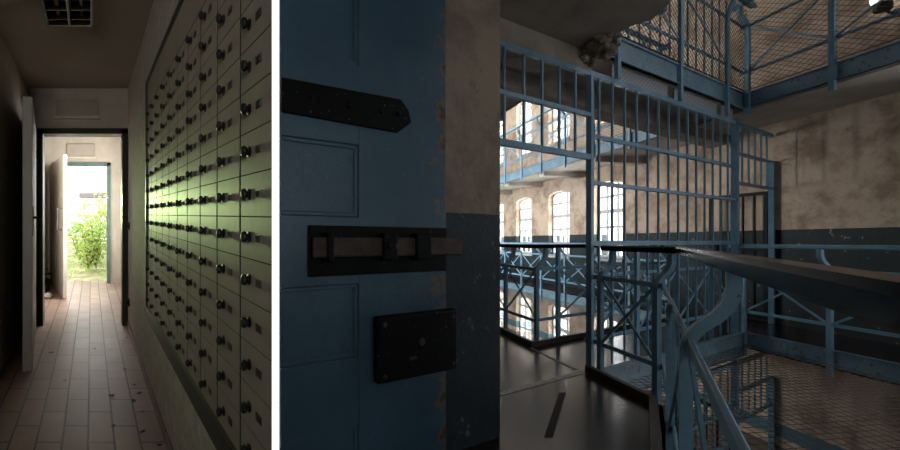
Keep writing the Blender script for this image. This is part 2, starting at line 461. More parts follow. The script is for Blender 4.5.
for k in (0, 1, -1):
    for w in WY:
        nwin += 1
        xf = XW + .15; zb = k * ST
        t = thing('window_%d' % nwin, None, None, (xf, w, zb + SILL)); struct(t, 'tall arched paned window on the %s, %s from the near end' % ({0: 'gallery storey', 1: 'upper storey', -1: 'ground storey'}[k], ['first', 'second', 'third', 'fourth'][(nwin - 1) % 4]))
        f = MB()
        a = [(w - WH, SILL)] + arch(w) + [(w + WH, SILL)]
        path = [(xf, y, z + zb) for y, z in a]
        f.sweep(path, .06, .07, side=(1, 0, 0))
        f.box(xf - .03, xf + .03, w - WH, w + WH, zb + SILL, zb + SILL + .07)
        for yy in (-.145, .145): f.box(xf - .02, xf + .02, w + yy - .026, w + yy + .026, zb + SILL, zb + CROWN - .02)
        for zz in (1.08, 1.42, 1.76, 2.08):
            hh = .04 if zz == 1.76 else .024
            f.box(xf - .022, xf + .022, w - WH, w + WH, zb + zz - hh, zb + zz + hh)
        f.build('window_frame', M['winframe'], t)
        g = MB(); g.prism([(xf, y, z + zb) for y, z in a], (.004, 0, 0)); g.build('pane', M['glass'], t)
        s = MB(); s.box(XW - .03, xf, w - WH - .02, w + WH + .02, zb + SILL - .05, zb + SILL + .004); s.build('window_sill', M['soffit'], t)

# ---- remaining shell
z_ = .0
cut0 = V((-.128, 1.655, 0)); pier = V((1.086, 2.286, 0)); th = .15
m = MB()
back = V((-.1408, 1.817, 0))
m.plan([xy(cut0), xy(pier), xy(pier + V((0, .19, 0))), xy(back)], -.2, ST)
struct(m.build('wall_front', M['pier']), 'plaster wall behind the open blue door, dado painted dark')
m = MB(); m.box(.9, 6.9, YF, YF + .2, ZB, ZT); struct(m.build('wall_far', M['wall']))
wx0, wx1, wz0, wz1 = -.75, .45, .95, 2.25
ux0, ux1 = 3.0, 4.5
m = MB(); m.box(-2.2, wx0, YB - .12, YB, ZB, ZT); m.box(wx1, ux0, YB - .12, YB, ZB, ZT); m.box(ux1, 6.9, YB - .12, YB, ZB, ZT); m.box(ux0, ux1, YB - .12, YB, ZB, 1.0); m.box(ux0, ux1, YB - .12, YB, 2.5, ZT); m.box(wx0, wx1, YB - .12, YB, ZB, wz0); m.box(wx0, wx1, YB - .12, YB, wz1, ZT)
struct(m.build('wall_back', M['wall']))
t = thing('window_16', None, None, (ux0, YB - .06, 1.0)); struct(t, 'unseen window added behind the camera to light the railing and screen')  # added window, brightens the near sides of railing and screen
m = MB()
for z in (1.0, 1.73, 2.46): m.box(ux0, ux1, YB - .09, YB - .04, z, z + .04)
for x in (ux0, (ux0 + ux1) / 2, ux1 - .04): m.box(x, x + .04, YB - .09, YB - .04, 1.0, 2.5)
m.build('window_frame', M['winframe'], t); MB().box(ux0, ux1, YB - .068, YB - .062, 1.0, 2.5).build('pane', M['glass'], t)
t = thing('window_14', None, None, (wx0, YB - .06, wz0)); struct(t, 'unseen plain window added behind the camera to fill the corridor')  # added window, an opening for the corridor's fill lamp
m = MB()
for z in (wz0, (wz0 + wz1) / 2, wz1 - .04): m.box(wx0, wx1, YB - .09, YB - .04, z, z + .04)
for x in (wx0, (wx0 + wx1) / 2, wx1 - .04): m.box(x, x + .04, YB - .09, YB - .04, wz0, wz1)
m.build('window_frame', M['winframe'], t); MB().box(wx0, wx1, YB - .068, YB - .062, wz0, wz1).build('pane', M['glass'], t)
for za, zb in ((ZB, -.2), (ST, ZT)):
    m.box(-1.45, -1.3, YB, 1.5, za, zb)
    m.plan([(-1.45, 1.45), (-.1, 1.45), (1.086, 2.286), (1.086, 2.5), (.95, 2.5), (-.15, 1.6), (-1.45, 1.6)], za, zb)
struct(m.build('wall_side', M['wall']))
m = MB(); m.box(-2.2, -2.0, YB, 2.5, -.2, ST); struct(m.build('wall_vestibule', M['corr_wall']))

# ---- edge beams, painted blue
def edge_beam(a, b, z0, z1, nrm, nm='beam_edge', label=None, mt='beam'):
    a, b, nrm = V(a), V(b), V(nrm)
    m = MB(); m.obox(a + UP * z0, b - a, nrm * .03, UP * (z1 - z0)); m.obox(a + UP * (z1 - .015), b - a, nrm * .05, UP * .015)
    m.obox(a + UP * z0, b - a, nrm * .045, UP * .012)
    struct(m.build(nm, M[mt]), label)
for lv, dz in ((0, 0), (1, ST)):
    up = lv == 1
    edge_beam((XE, YB, 0), (*xy(on_near(XE)), 0), dz - .17, dz + .01, (-1, 0, 0), 'beam_right', 'blue edge beam of the %s right gallery' % ('upper' if up else 'lower'))
    edge_beam((*xy(on_far(XE)), 0), (XE, YF, 0), dz - .2, dz + .01, (-1, 0, 0), 'beam_far', 'blue edge beam of the %s far gallery' % ('upper' if up else 'lower'))
    edge_beam(PB if not up else PB + VD * .02, on_near(XE), dz - (.19 if up else .28), dz + .01, -VN, 'beam_bridge_near', 'blue edge beam of the %s bridge' % ('upper' if up else 'lower'))
    edge_beam(CC, on_far(XE), dz - .2, dz + .01, VN, 'beam_bridge_far')
    edge_beam(CC, (XL, YF, 0), dz - .2, dz + .01, (1, 0, 0), 'beam_left')
WD = (Q - near_line(-.6)).normalized(); WN = V((WD.y, -WD.x, 0))
edge_beam(PB, Q, -.2, .0, (1, 0, 0), 'beam_walkway'); edge_beam(Q, near_line(YB), -.2, .0, WN, 'beam_walkway')
# kerbs
def kerb(path, label):
    m = MB(); m.sweep([V(p) + UP * .03 for p in path], .045, .055); struct(m.build('trim_kerb', M['kerb']), label)
kerb([PB + V((-.02, 0, 0)), Q + V((-.02, .01, 0)), near_line(YB) - WN * .02], 'dark kerb under the near railing')
kerb([V((XL - .04, YF - .1, 0)), CC + V((-.04, -.04, 0)), on_far(XE) - VN * .04], 'dark kerb around the far opening')
m = MB(); m.obox(on_near(1.09) + UP * .0, VD * 1.44, VN * .05, UP * .004); struct(m.build('trim_1', M['seam']), 'pale threshold strip under the barred passage')
m = MB(); m.obox(PB + V((-.1, .06, 0)), (0, .7, 0), (.03, 0, 0), (0, 0, .004)); struct(m.build('trim_2', M['seam']), 'pale floor joint')
m = MB(); m.prism([(1.835, 2.947, .0005), (1.885, 2.947, .0005), (1.385, 2.28, .0005), (1.335, 2.28, .0005)], (0, 0, .003))
tag(m.build('tape_strip', M['tape'], base=(1.6, 2.6, 0)), 'dark strip of tape stuck on the brown walkway floor', 'tape')

# ---- railings
def offset_poly(pts, d):         # shift a plan polyline to its right by d
    out = []
    n = len(pts)
    for i in range(n):
        t0 = (pts[i] - pts[i - 1]).normalized() if i else None
        t1 = (pts[i + 1] - pts[i]).normalized() if i < n - 1 else None
        a = t0 or t1; b = t1 or t0
        t = (a + b).normalized(); nr = V((t.y, -t.x, 0))
        out.append(pts[i] + nr * (d / max(.4, t.dot(b))))
    return out
def smooth(pts, k=4):             # Catmull-Rom through 2d points
    out = []
    for i in range(len(pts) - 1):
        p = [V((*pts[max(0, min(len(pts) - 1, j))], 0)) for j in (i - 1, i, i + 1, i + 2)]
        if i == 0: out.append(pts[0]); 
        if p[1].x == p[2].x: out.append(pts[i + 1]); continue
        for s_ in range(1, k + 1):
            u = s_ / k
            q = .5 * ((2 * p[1]) + (p[2] - p[0]) * u + (2 * p[0] - 5 * p[1] + 4 * p[2] - p[3]) * u * u + (3 * p[1] - p[0] - 3 * p[2] + p[3]) * u ** 3)
            out.append((q.x, q.y))
    return out
def railing(pts, posts, z0, label, group=None, handmat='handrail', hand=True, foot=-.27, bulge=.10, braces=True, net=False, name='railing', rails=(.26, .815), pw=.042, sd=1, po=.045, straight=(), short=(), single=False):
    """pts: plan polyline whose right-hand side is the open void; posts: list of (segment, distance)"""
    pts = [V(p) for p in pts]
    t = thing(name, label, 'railing', (pts[0].x, pts[0].y, z0), group)
    off = offset_poly(pts, po * sd)
    def at(seg, d):
        a, b = off[seg], off[seg + 1]; u = (b - a).normalized(); return a + u * d, u, V((u.y, -u.x, 0)) * sd
    for i_, (sg, d) in enumerate(posts):
        p, u, nr = at(sg, d)
        m = MB()
        prof = [(0, foot), (0, .74), (0, .78), (.006, .82), (.03, .865), (.065, .90), (.09, .94), (.10, .985), (.10, 1.04)]
        k = bulge / .10; prof = smooth(prof)
        if i_ in straight: k = 0; prof = [prof[0], prof[-1]]
        if i_ in short: prof = [prof[0], (0, rails[1] + .015)]
        m.sweep([p + nr * (x * k) + UP * (z0 + z) for x, z in prof], pw, .030, side=u)
        m.build('post', M['blue'], t)
    for i, z in enumerate(rails):
        m = MB(); m.sweep([q + UP * (z0 + z) for q in offset_poly(pts, .03 * sd)], .012, .036, bev=.003)
        m.build(('lower_rail', 'upper_rail')[i], M['blue'], t)
    if hand:
        m = MB(); m.sweep([q + UP * (z0 + 1.059) for q in offset_poly(pts, (po + bulge) * sd)], .062, .047, bev=.010)
        m.build('handrail', M[handmat], t)
    if braces:
        for i in range(len(posts) - 1):
            if posts[i][0] != posts[i + 1][0]: continue
            a, u, nr = at(*posts[i]); b, _, _ = at(*posts[i + 1])
            for za, zb, o in ((rails[0], rails[1], -.004), (rails[1], rails[0], .006))[:1 if single else 2]:
                m = MB(); m.sweep([a + nr * o + UP * (z0 + za), b + nr * o + UP * (z0 + zb)], .008, .022)
                m.build('diagonal_brace', M['blue'], t)
    if net:
        m = MB()
        for i in range(len(pts) - 1):
            a, b = off[i], off[i + 1]; L = (b - a).length; u = (b - a).normalized()
            poly = [(0, .02), (L, .02), (L, 1.04), (0, 1.04)]; sp = .085
            for s in (1, -1):
                c = -1.8
                while c < L + 1.8:
                    r = clip_line((c, 0), (s * 1.6, 1), poly)
                    if r:
                        q = [a + u * (c + s * 1.6 * h) + UP * (z0 + h) for h in r]
                        m.wire(q[0], q[1], .0028)
                    c += sp
            m.wire(a + UP * (z0 + .03), b + UP * (z0 + .03), .007)
        m.build('wire_mesh', M['net'], t)
    return t

# near railing: from the screen post to the corner, then past the camera
dC2 = (Q - near_line(YB)).length
def d_near(y): return (Q - near_line(y)).length
railing([PB, Q, near_line(YB)], [(0, .10), (0, .66), (1, d_near(1.85)), (1, d_near(1.20)), (1, d_near(.05)), (1, d_near(-.9))], 0, 'near blue railing with S-curved posts and a black handrail beside the walkway', pw=.045, sd=-1, po=.02, bulge=.10, short=(2,))
# around the far opening
yl = [.0 + YF - y for y in (12.6, 11.6, 10.6, 9.6, 8.6, 7.6, 6.7, 5.8, 4.98)]
lb = (on_far(XE) - CC).length
railing([V((XL, YF, 0)), CC, on_far(XE)], [(0, d) for d in yl] + [(0, YF - CC.y - .03), (1, .43), (1, 1.55), (1, 2.6)], 0, 'blue cornered railing around the bright opening beyond the bars', pw=.05, sd=-1, straight=(10, 11, 12))
py = [5.95, 6.65, 7.5, 8.34, 9.2, 10.05, 10.9, 11.75, 12.6, 13.45]
railing([V((XE, YF, 0)), on_far(XE)], [(0, YF - y) for y in reversed(py)], 0, 'blue railing of the far gallery in front of the arched windows', handmat='blue')
pd = [4.9, 4.09, 3.28, 2.3, 1.3, .3, -.7]
railing([on_near(XE), V((XE, YB, 0))], [(0, on_near(XE).y - y) for y in pd], 0, 'blue railing of the right gallery below the stained wall', handmat='blue')
railing([on_near(XE) + VN * .07, PB + VN * .07], [(0, .04), (0, .85), (0, 1.7), (0, 2.5), (0, 3.3)], 0, 'straight blue railing along the bridge beneath the bars', hand=False, bulge=0, foot=-.02, sd=-1)
# upper storey
railing([V((XE, YF, 0)), on_far(XE)], [(0, YF - y) for y in reversed(py)], ST, 'meshed blue railing of the upper far gallery, before the upper windows', handmat='blue', net=True)
railing([on_near(XE), V((XE, YB, 0))], [(0, on_near(XE).y - y) for y in (4.86, 4.07, 3.0, 2.0, 1.0, 0, -1)], ST, 'meshed blue railing of the upper right gallery under the ceiling lamp', handmat='blue', net=True, pw=.05)
railing([on_near(XE), PB + VD * .1], [(0, .604), (0, 1.784), (0, 2.995)], ST, 'meshed blue railing of the upper bridge above the bars', handmat='blue', net=True, bulge=.05, foot=-.36, single=True, pw=.05, sd=-1)
railing([V((XL, YF, 0)), CC, on_far(XE)], [(0, 1.5), (0, 3.5), (0, 5.5), (0, 7.5), (0, 9.4), (1, .6), (1, 1.6), (1, 2.6)], ST, 'blue railing on the far side of the upper bridge', handmat='blue', sd=-1)
m = MB()
for xa, xb in ((2.76, 3.73), (3.83, 4.78), (4.88, 5.2)):
    m.prism([on_near(xa) + UP * 2.585 + VN * .03, on_near(xb) + UP * 2.585 + VN * .03, on_near(xb) + UP * 2.725 + VN * .03, on_near(xa) + UP * 2.725 + VN * .03], VN * .008)
tag(m.build('infill_panel', M['infill'], base=on_near(3.9) + UP * 2.585), 'grey wire glass strip between the bars and the upper bridge beam', 'panel')
# broken stub of the upper walkway railing post
m = MB(); m.sweep([(2.52, 2.86, ST - .17), (2.52, 2.86, ST + .8)], .045, .014, side=(0, 1, 0))
tag(m.build('railing_post', M['blue'], base=(2.52, 2.86, ST - .17)), 'blue post bolted to the broken concrete slab edge overhead', 'post')

# ---- barred screen on the bridge
def barred_screen(z0, label, full=True):
    t = thing('barred_screen', label, 'screen', (PB.x, PB.y, z0), None)
    def P(x, z, back=0): return on_near(x) + UP * (z0 + z) + VN * back
    TOP = 2.55
    def rail(x0, x1, z, h=.035, w=.035):
        m = MB(); m.sweep([P(x0, z), P(x1, z)], w, h); m.build('crossbar', M['bluebar'], t)
    def post(x, za, zb, w=.06):
        m = MB(); m.sweep([P(x, za), P(x, zb)], w, w, side=VD); m.build('post', M['bluebar'], t)
    xp = 5.164
    post(PB.x, 0, TOP, .042); post(xp, 0, TOP + .05, .06); post(XW - .04, 0, 2.2, .055)
    for x0, x1, zs in ((1.10, PB.x, (1.835, 2.195, TOP)), (PB.x, xp, (1.10, 1.62, 2.02, TOP)), (xp, XW - .03, (1.83, 2.19, TOP))):
        for z in zs: rail(x0, x1, z, .045 if z in (TOP, 1.10, 1.835) else .032)
    def bar(x, za, zb):
        m = MB(); m.sweep([P(x, za), P(x, zb)], .0155, .0155, side=VD); m.build('bar', M['bluebar'], t)
    for i in range(6): bar(1.215 + i * .197, 1.835, TOP)
    for i in range(14): bar(2.516 + i * .189, .02, TOP)
    for i in range(5): bar(5.36 + i * .19, 1.83, TOP)
    return t
sc1 = barred_screen(0, 'blue barred screen across the bridge at walkway level')
sc2 = copy_tree(sc1); sc2.location.z -= ST; sc2['label'] = 'blue barred screen of the storey below, seen through the netting'
t = thing('barred_screen', 'tall blue bars of the upper bridge above the beam', 'screen', (PB.x, PB.y, ST))
for i in range(15):
    x = 2.58 + i * .19
    m = MB(); p = on_near(x) + VN * .10; m.sweep([p + UP * (ST), p + UP * (2 * ST - .15)], .013, .013, side=VD); m.build('bar', M['bluebar'], t)
for z in (.05, 2.4):
    m = MB(); m.sweep([on_near(2.5) + VN * .10 + UP * (ST + z), on_near(XE - .15) + VN * .10 + UP * (ST + z)], .03, .03); m.build('crossbar', M['bluebar'], t)

# black gate leaf standing open against the wall
def gate(z0, label):
    a = V((6.265, 5.49, z0)); b = V((6.19, 6.17, z0)); u = (b - a)
    t = thing('gate', label, 'gate', a)
    m = MB(); H = 1.80
    m.sweep([a + UP * .03, a + UP * H], .04, .04, side=u); m.sweep([b + UP * .03, b + UP * H], .04, .04, side=u)
    for z in (.06, 1.0, H - .02): m.sweep([a + UP * z, b + UP * z], .03, .045)
    m.build('gate_frame', M['black'], t)
    for i in range(1, 5):
        p = a + u * (i / 5); m = MB(); m.sweep([p + UP * .05, p + UP * (H - .02)], .018, .018, side=u); m.build('bar', M['black'], t)
    m = MB(); m.obox(b + UP * .92 - u * .15 + V((-.03, 0, 0)), u * .15, V((.06, 0, 0)), UP * .16); m.build('lock_case', M['black'], t)
    return t
g1 = gate(0, 'black barred gate leaf standing open beside the dark dado, behind the bars')
g2 = copy_tree(g1); g2.location = (5.55, 5.3, -ST); g2['label'] = 'black barred gate of the storey below, under the bridge'

# ---- safety nets across the voids
def net(name, polys, z, label, loc):
    m = MB(); sp = .066
    for poly in polys:
        for d in ((.25, 1.0), (1.0, .12)):
            L = math.hypot(*d); nx, ny = -d[1] / L, d[0] / L
            for k in range(-200, 300):
                p = (k * sp * nx, k * sp * ny)
                r = clip_line(p, (d[0] / L, d[1] / L), poly)
                if r: m.wire((p[0] + d[0] / L * r[0], p[1] + d[1] / L * r[0], z), (p[0] + d[0] / L * r[1], p[1] + d[1] / L * r[1], z), .0028)
    o = m.build(name, M['net'], base=loc); tag(o, label, 'net')
e1 = on_near(XE)
net('safety_net', [[(Q.x + .06, Q.y), (XE - .07, Q.y), (XE - .07, e1.y - .11), (PB.x + .06, PB.y - .05)], [(Q.x + .08, Q.y), (XE - .07, Q.y), (XE - .07, YB), xy(near_line(YB) + V((.09, 0, 0)))]], -.13, 'rusty wire safety net stretched below the near railing', (3.8, 1.5, -.13))
e2 = on_far(XE)
net('safety_net', [[(XL + .06, CC.y + .09), (XE - .07, e2.y + .06), (XE - .07, YF - .02), (XL + .06, YF - .02)]], -.13, 'wire safety net inside the bright far opening', (3.8, 9, -.13))

# ---- lamp on the upper wall
c = V((XW - .16, 4.30, 3.735))
t = thing('wall_lamp', 'lit white globe lamp in a black housing on the upper wall', 'lamp', c)
m = MB(); m.lathe(c, (0, 0, 1), [(.0, -.085), (.045, -.075), (.08, -.04), (.088, 0), (.08, .04), (.045, .075), (.0, .085)], 18)
m.build('globe', M['lampglow'], t, smooth=True)
m = MB(); m.lathe(c + V((-.02, -.01, -.15)), (.1, .05, 1), [(.0, 0), (.06, .005), (.068, .02), (.068, .085), (.05, .10), (.0, .10)], 16); m.build('housing', M['lampblack'], t)
m = MB(); m.tube([c + V((-.01, 0, -.12)), c + V((.08, 0, -.16)), c + V((.16, 0, -.16))], .014, 8); m.lathe(c + V((.16, 0, -.16)), (-1, 0, 0), [(.045, 0), (.045, .015), (.0, .02)], 14); m.build('bracket', M['lampblack'], t)

# ---- blue cell door, swung open
DY = lambda x: 1.646 + SL * x
def DP(x, z, out=0): return V((x, DY(x), z)) - VN * out
def dbox(m, x0, x1, z0, z1, o0, o1):     # box in the plane of the door between two outward depths
    return m.prism([DP(x0, z0, o0), DP(x1, z0, o0), DP(x1, z1, o0), DP(x0, z1, o0)], -VN * (o1 - o0))
E = 1.12
cd = thing('cell_door', 'heavy blue panelled cell door with black ironwork, swung open against the wall', 'door', (.3, DY(.3), .02))
m = MB()
x0 = -.104
m.prism([DP(x0 + .008, .02, -.05), DP(.68, .02, -.05), DP(.68, .02, -.014), DP(x0 - .010, .02, -.014)], UP * 2.54)
dbox(m, .215, .68, .02, 2.56, -.014, 0)                      # wide lock stile
panels = [(.06, E - .806), (E - .508, E - .188), (E + .105, E + .421), (E + .771, E + 1.09)]
zz = [.02] + [z for p in panels for z in p] + [2.56]
for i in range(0, len(zz), 2): dbox(m, x0 - .012, .215, zz[i], zz[i + 1], -.014, 0)
for a, b in panels:
    # moulding along the recess
    for (u0, u1, w0, w1) in ((x0 - .010, .215, a, a + .018), (x0 - .010, .215, b - .018, b), (.197, .215, a, b)):
        dbox(m, u0, u1, w0, w1, -.014, -.006)
o = m.build('leaf', M['door'], cd); bevel(o, .004, 2)
m = MB()
za, zb = E + .50, E + .655
m.prism([DP(x0 - .014, za + .01, 0), DP(.40, za, 0), DP(.47, za + .055, 0), DP(.455, zb - .045, 0), DP(.415, zb, 0), DP(x0 - .014, zb - .01, 0)], -VN * .016)
h = m.build('strap_hinge', M['black'], cd); bevel(h, .004, 2)
m = MB()
for x in (.0, .16, .31, .40): m.lathe(DP(x, (za + zb) / 2 + .005, .016), -VN, [(.014, 0), (.013, .004), (.007, .008), (.0, .009)], 10)
m.build('rivet', M['black'], h)
m = MB(); dbox(m, -.012, .675, E - .148, E + .065, 0, .012)
bpz = m.build('bolt_plate', M['black'], cd); bevel(bpz, .006, 2)
m = MB(); dbox(m, .0, .745, E - .068, E + .016, .014, .040)
b_ = m.build('bolt', M['rust'], cd); bevel(b_, .008, 2)
for xa, xb in ((.05, .075), (.30, .37), (.47, .55)):
    m = MB(); dbox(m, xa, xb, E - .088, E + .036, .010, .055); k_ = m.build('bolt_keeper', M['black'], cd); bevel(k_, .008, 2)
m = MB(); m.tube([DP(.335, E - .02, .05), DP(.335, E - .02, .10)], .012, 10); m.build('bolt_grip', M['rust'], cd)
m = MB(); dbox(m, .280, .706, E - .632, E - .335, .0, .045)
lb_ = m.build('lock_box', M['black'], cd); bevel(lb_, .010, 2)
m = MB()
for x in (.31, .68):
    for z in (-.60, -.37): m.lathe(DP(x, E + z, .045), -VN, [(.012, 0), (.011, .004), (.0, .008)], 10)
m.lathe(DP(.50, E - .47, .045), -VN, [(.020, 0), (.018, .005), (.0, .007)], 14)
dbox(m, .43, .47, E - .545, E - .532, .045, .052)
m.build('screw', M['rust'], lb_)

# ================================================================== LOCKER CORRIDOR
def LP(o, d, h): return V((AX[0] * d + o, d, FZ + AX[1] * d + h))
def lbox(m, o0, o1, d0, d1, h0, h1):
    return m.hexa([LP(o0, d0, h0), LP(o1, d0, h0), LP(o1, d1, h0), LP(o0, d1, h0), LP(o0, d0, h1), LP(o1, d0, h1), LP(o1, d1, h1), LP(o0, d1, h1)])
HC = 2.45; D1, D2 = 4.14, 6.67; OR, OL = .383, -.65
m = MB(); lbox(m, -1.6, .43, 1.0, D1, -.15, 0); lbox(m, -1.0, .62, D1, D2 + .2, -.15, 0)
struct(m.build('floor_corridor', M['tiles']), 'reddish clay tile corridor floor laid in running bond')
m = MB(); lbox(m, -1.3, .6, 2.1, D2 + .1, HC, HC + .25)
struct(m.build('ceiling_corridor', M['corr_ceiling']), 'plain corridor ceiling')
m = MB(); m.plan([(-2.2, 1.0), (.0, 1.0), (-.3, 2.1), (-2.2, 2.5)], 2.56, ST); struct(m.build('ceiling_vestibule', M['corr_ceiling']))
# right wall: splayed end by the slit of daylight
m = MB()
pe = LP(OR, .846, 0); pe2 = LP(OR + .10, 1.067, 0)
a = LP(OR, D1, 0); b = LP(OR + .10, D1, 0)
m.plan([xy(pe), xy(pe2), xy(b), xy(a)], -.2, 2.95)
struct(m.build('wall_corridor_right', M['stucco']), 'rough cream stucco wall carrying the lockers')
m = MB(); lbox(m, OL - .15, OL, 2.38, D1, -.1, HC + .1); struct(m.build('wall_corridor_left', M['corr_wall']))
m = MB(); lbox(m, -.78 - .12, -.76, D1 + .1, D2, -.1, HC + .1); struct(m.build('wall_corridor_end_left', M['corr_wall']))
m = MB(); lbox(m, .50, .62, D1 + .1, 5.0, -.1, HC + .1); lbox(m, .50, .62, 6.2, D2, -.1, HC + .1); lbox(m, .50, .62, 5.0, 6.2, -.1, .95); lbox(m, .50, .62, 5.0, 6.2, 2.05, HC + .1)
struct(m.build('wall_corridor_end_right', M['corr_wall']))
t = thing('window_15', None, None, LP(.56, 5.0, .95)); struct(t, 'unseen side window added to brighten the lobby behind the first doorway')  # added out of sight to brighten the lobby
m = MB()
for h in (.95, 1.48, 2.01): lbox(m, .54, .58, 5.0, 6.2, h, h + .04)
for d in (5.0, 5.58, 6.16): lbox(m, .54, .58, d, d + .04, .95, 2.05)
m.build('window_frame', M['winframe'], t); m = MB(); lbox(m, .558, .562, 5.0, 6.2, .95, 2.05); m.build('pane', M['glass'], t)
# cross walls with door openings
def cross_wall(d, o0, o1, h1, name, label, mt='corr_wall', t=.12):
    m = MB()
    lbox(m, -1.1, o0, d, d + t, -.1, HC + .1); lbox(m, o1, .85, d, d + t, -.1, HC + .1); lbox(m, o0, o1, d, d + t, h1, HC + .1)
    struct(m.build(name, M[mt]), label)
A0, A1, AH = -.54, .365, 2.02
B0, B1, BH = -.63, .31, 2.00
cross_wall(D1, A0, A1, AH, 'wall_corridor_middle', 'cream cross wall over the first doorway')
cross_wall(D2, B0, B1, BH, 'wall_corridor_end', 'pale wall around the outer doorway')
def frame(d, o0, o1, h, w, name, mt, label, t0=-.03, t1=.14):
    m = MB()
    lbox(m, o0 - .01, o0 + w, d + t0, d + t1, 0, h); lbox(m, o1 - w, o1 + .015, d + t0, d + t1, 0, h); lbox(m, o0 - .01, o1 + .015, d + t0, d + t1, h - w, h + .012)
    struct(m.build(name, M[mt]), label)
frame(D1, A0, A1, AH, .045, 'trim_3', 'darkframe', 'dark door frame of the first doorway')
frame(D2, B0, B1, BH, .045, 'trim_4', 'tealframe', 'teal door frame of the outer doorway')
m = MB(); lbox(m, OR - .012, OR, .9, D1 - .03, 0, .055); struct(m.build('baseboard_right', M['tiles']))

# lockers
def sbox(m, o0, o1, d1, h0, h1):     # as lbox, its near end splayed like the wall end
    k = .4525
    return m.hexa([LP(o0, o0 / k, h0), LP(o1, o1 / k, h0), LP(o1, d1, h0), LP(o0, d1, h0), LP(o0, o0 / k, h1), LP(o1, o1 / k, h1), LP(o1, d1, h1), LP(o0, d1, h1)])
def lockers():
    H0, H1 = .545, 2.01          # frame
    z0 = 1.15 - .600; rh = .0990; cw = .1805; dn = .813; nc = 10; nr = 13
    t = thing('locker_bank', 'wall of small grey-olive numbered lockers with black knobs beside the tiled corridor', 'lockers', LP(OR - .02, 1.8, .545))
    e0, e1 = dn + .02, dn + nc * cw + .03
    m = MB()
    ft = OR - .012
    sbox(m, ft - .012, OR, e1, z0 - .075, z0); sbox(m, ft - .012, OR, e1, z0 + nr * rh + .165, z0 + nr * rh + .185)
    lbox(m, ft - .012, OR, e1 - .03, e1, z0 - .075, z0 + nr * rh + .185)
    m.build('cabinet_frame', M['lockframe'], t)
    m = MB(); sbox(m, ft + .0005, OR, e1 - .03, z0, z0 + nr * rh + .012); m.build('carcass', M['gapdark'], t)
    m = MB(); sbox(m, ft, OR, e1 - .03, z0 + nr * rh + .006, z0 + nr * rh + .165); m.build('top_panel', M['locker'], t)
    nrm = V((1, .5475, 0)).normalized() * -1
    rest = MB(); restk = MB(); first = None
    L = V((AX[0], 1, AX[1]))
    n = 0
    def door_mesh(m, d0, d1, h):
        if d0 < dn + .03: return sbox(m, ft - .0012, ft + .002, d1 - .007, h + .0016, h + rh - .0016)
        lbox(m, ft - .0012, ft + .002, d0 + .006, d1 - .006, h + .0016, h + rh - .0016)
    def knob_mesh(m, d1, h):
        p = LP(ft - .0012, d1 - .060, h + rh * .52)
        m.lathe(p, nrm, [(.0130, 0), (.0130, .003), (.0075, .005), (.0080, .008), (.0120, .010), (.0132, .014), (.0120, .018), (.007, .0205), (.0, .021)], 12)
    def plate_mesh(m, d1, h):
        d = d1 - .100
        lbox(m, ft - .0035, ft - .0008, d - .026, d, h + rh * .42, h + rh * .60)
        lbox(m, ft - .0045, ft - .0008, d - .022, d - .004, h + rh * .45, h + rh * .57)
    for c in range(nc):
        d0 = dn + c * cw; d1 = d0 + cw
        d0c = max(d0, e0)
        for r in range(nr):
            h = z0 + r * rh
            # the far columns past the hundredth door are too small to tell apart
            if c >= 8 or (c == 7 and r >= 9):
                door_mesh(rest, d0c, d1, h); knob_mesh(restk, d1, h); continue
            m = MB(); door_mesh(m, d0c, d1, h); dd = m.build('locker_door', M['locker'], t)
            m = MB(); knob_mesh(m, d1, h); m.build('knob', M['knob'], dd)
            m = MB(); plate_mesh(m, d1, h); m.build('name_plate', M['plate'], dd)
    o = rest.build('locker_doors', M['locker'], t); o['kind'] = 'stuff'
    k = restk.build('knobs', M['knob'], o); k['kind'] = 'stuff'
lockers()

# door leaf at the near left, seen edge on
def leaf(name, label, P0, P1, h, th_, side, mt):
    a, b = LP(P0[0], P0[1], .01), LP(P1[0], P1[1], .01)
    u = V((b.x - a.x, b.y - a.y, 0)); n_ = V((-u.y, u.x, 0)).normalized() * side
    t = thing(name, None, None, a); struct(t, label)
    m = MB(); m.hexa([a, b, b + n_ * th_, a + n_ * th_, a + UP * h, b + UP * h, b + n_ * th_ + UP * h, a + n_ * th_ + UP * h])
    o = m.build('leaf', M[mt], t); bevel(o, .004, 2)
    return t, a, b, u, n_
t, a, b, u, n_ = leaf('door_1', 'grey door leaf standing open along the left wall', (-.565, D1 - .02), (-.425, 2.91), 1.99, .06, -1, 'darkdoor')
un = u.normalized()
m = MB(); m.obox(b - un * .11 - n_ * .004 + UP * .98, un * .045, n_ * .006, UP * .22); lp_ = m.build('lock_plate', M['black'], t)
q = b - un * .09 + UP * 1.12
m = MB(); m.tube([q, q - n_ * .05], .009, 8); m.tube([q - n_ * .05, q - n_ * .05 - un * .12], .009, 8); m.build('lever_handle', M['black'], t)
m = MB()
for z in (.3, 1.0, 1.7): m.tube([a - n_ * .01 + UP * z, a - n_ * .01 + UP * (z + .1)], .012, 8)
m.build('hinge', M['metal'], t)
t, a, b, u, n_ = leaf('door_2', 'off-white outer door leaf swung inwards', (-.63, D2 - .04), (-.325, 5.41), 1.94, .045, -1, 'doorpaint')
un = u.normalized()
for s, nm in ((1, 'pull_handle'), (-1, 'pull_handle')):
    q = b - un * .10 + (n_ * .045 if s > 0 else V((0, 0, 0)))
    dd = n_ * (.05 * s)
    m = MB(); m.tube([q + UP * .93, q + dd + UP * .93, q + dd + UP * 1.22, q + UP * 1.22], .010, 8); m.build(nm, M['metal'], t)
m = MB()
for z in (.35, 1.05, 1.72): m.tube([a + UP * z, a + UP * (z + .1)], .016, 8)
m.build('hinge', M['metal'], t)

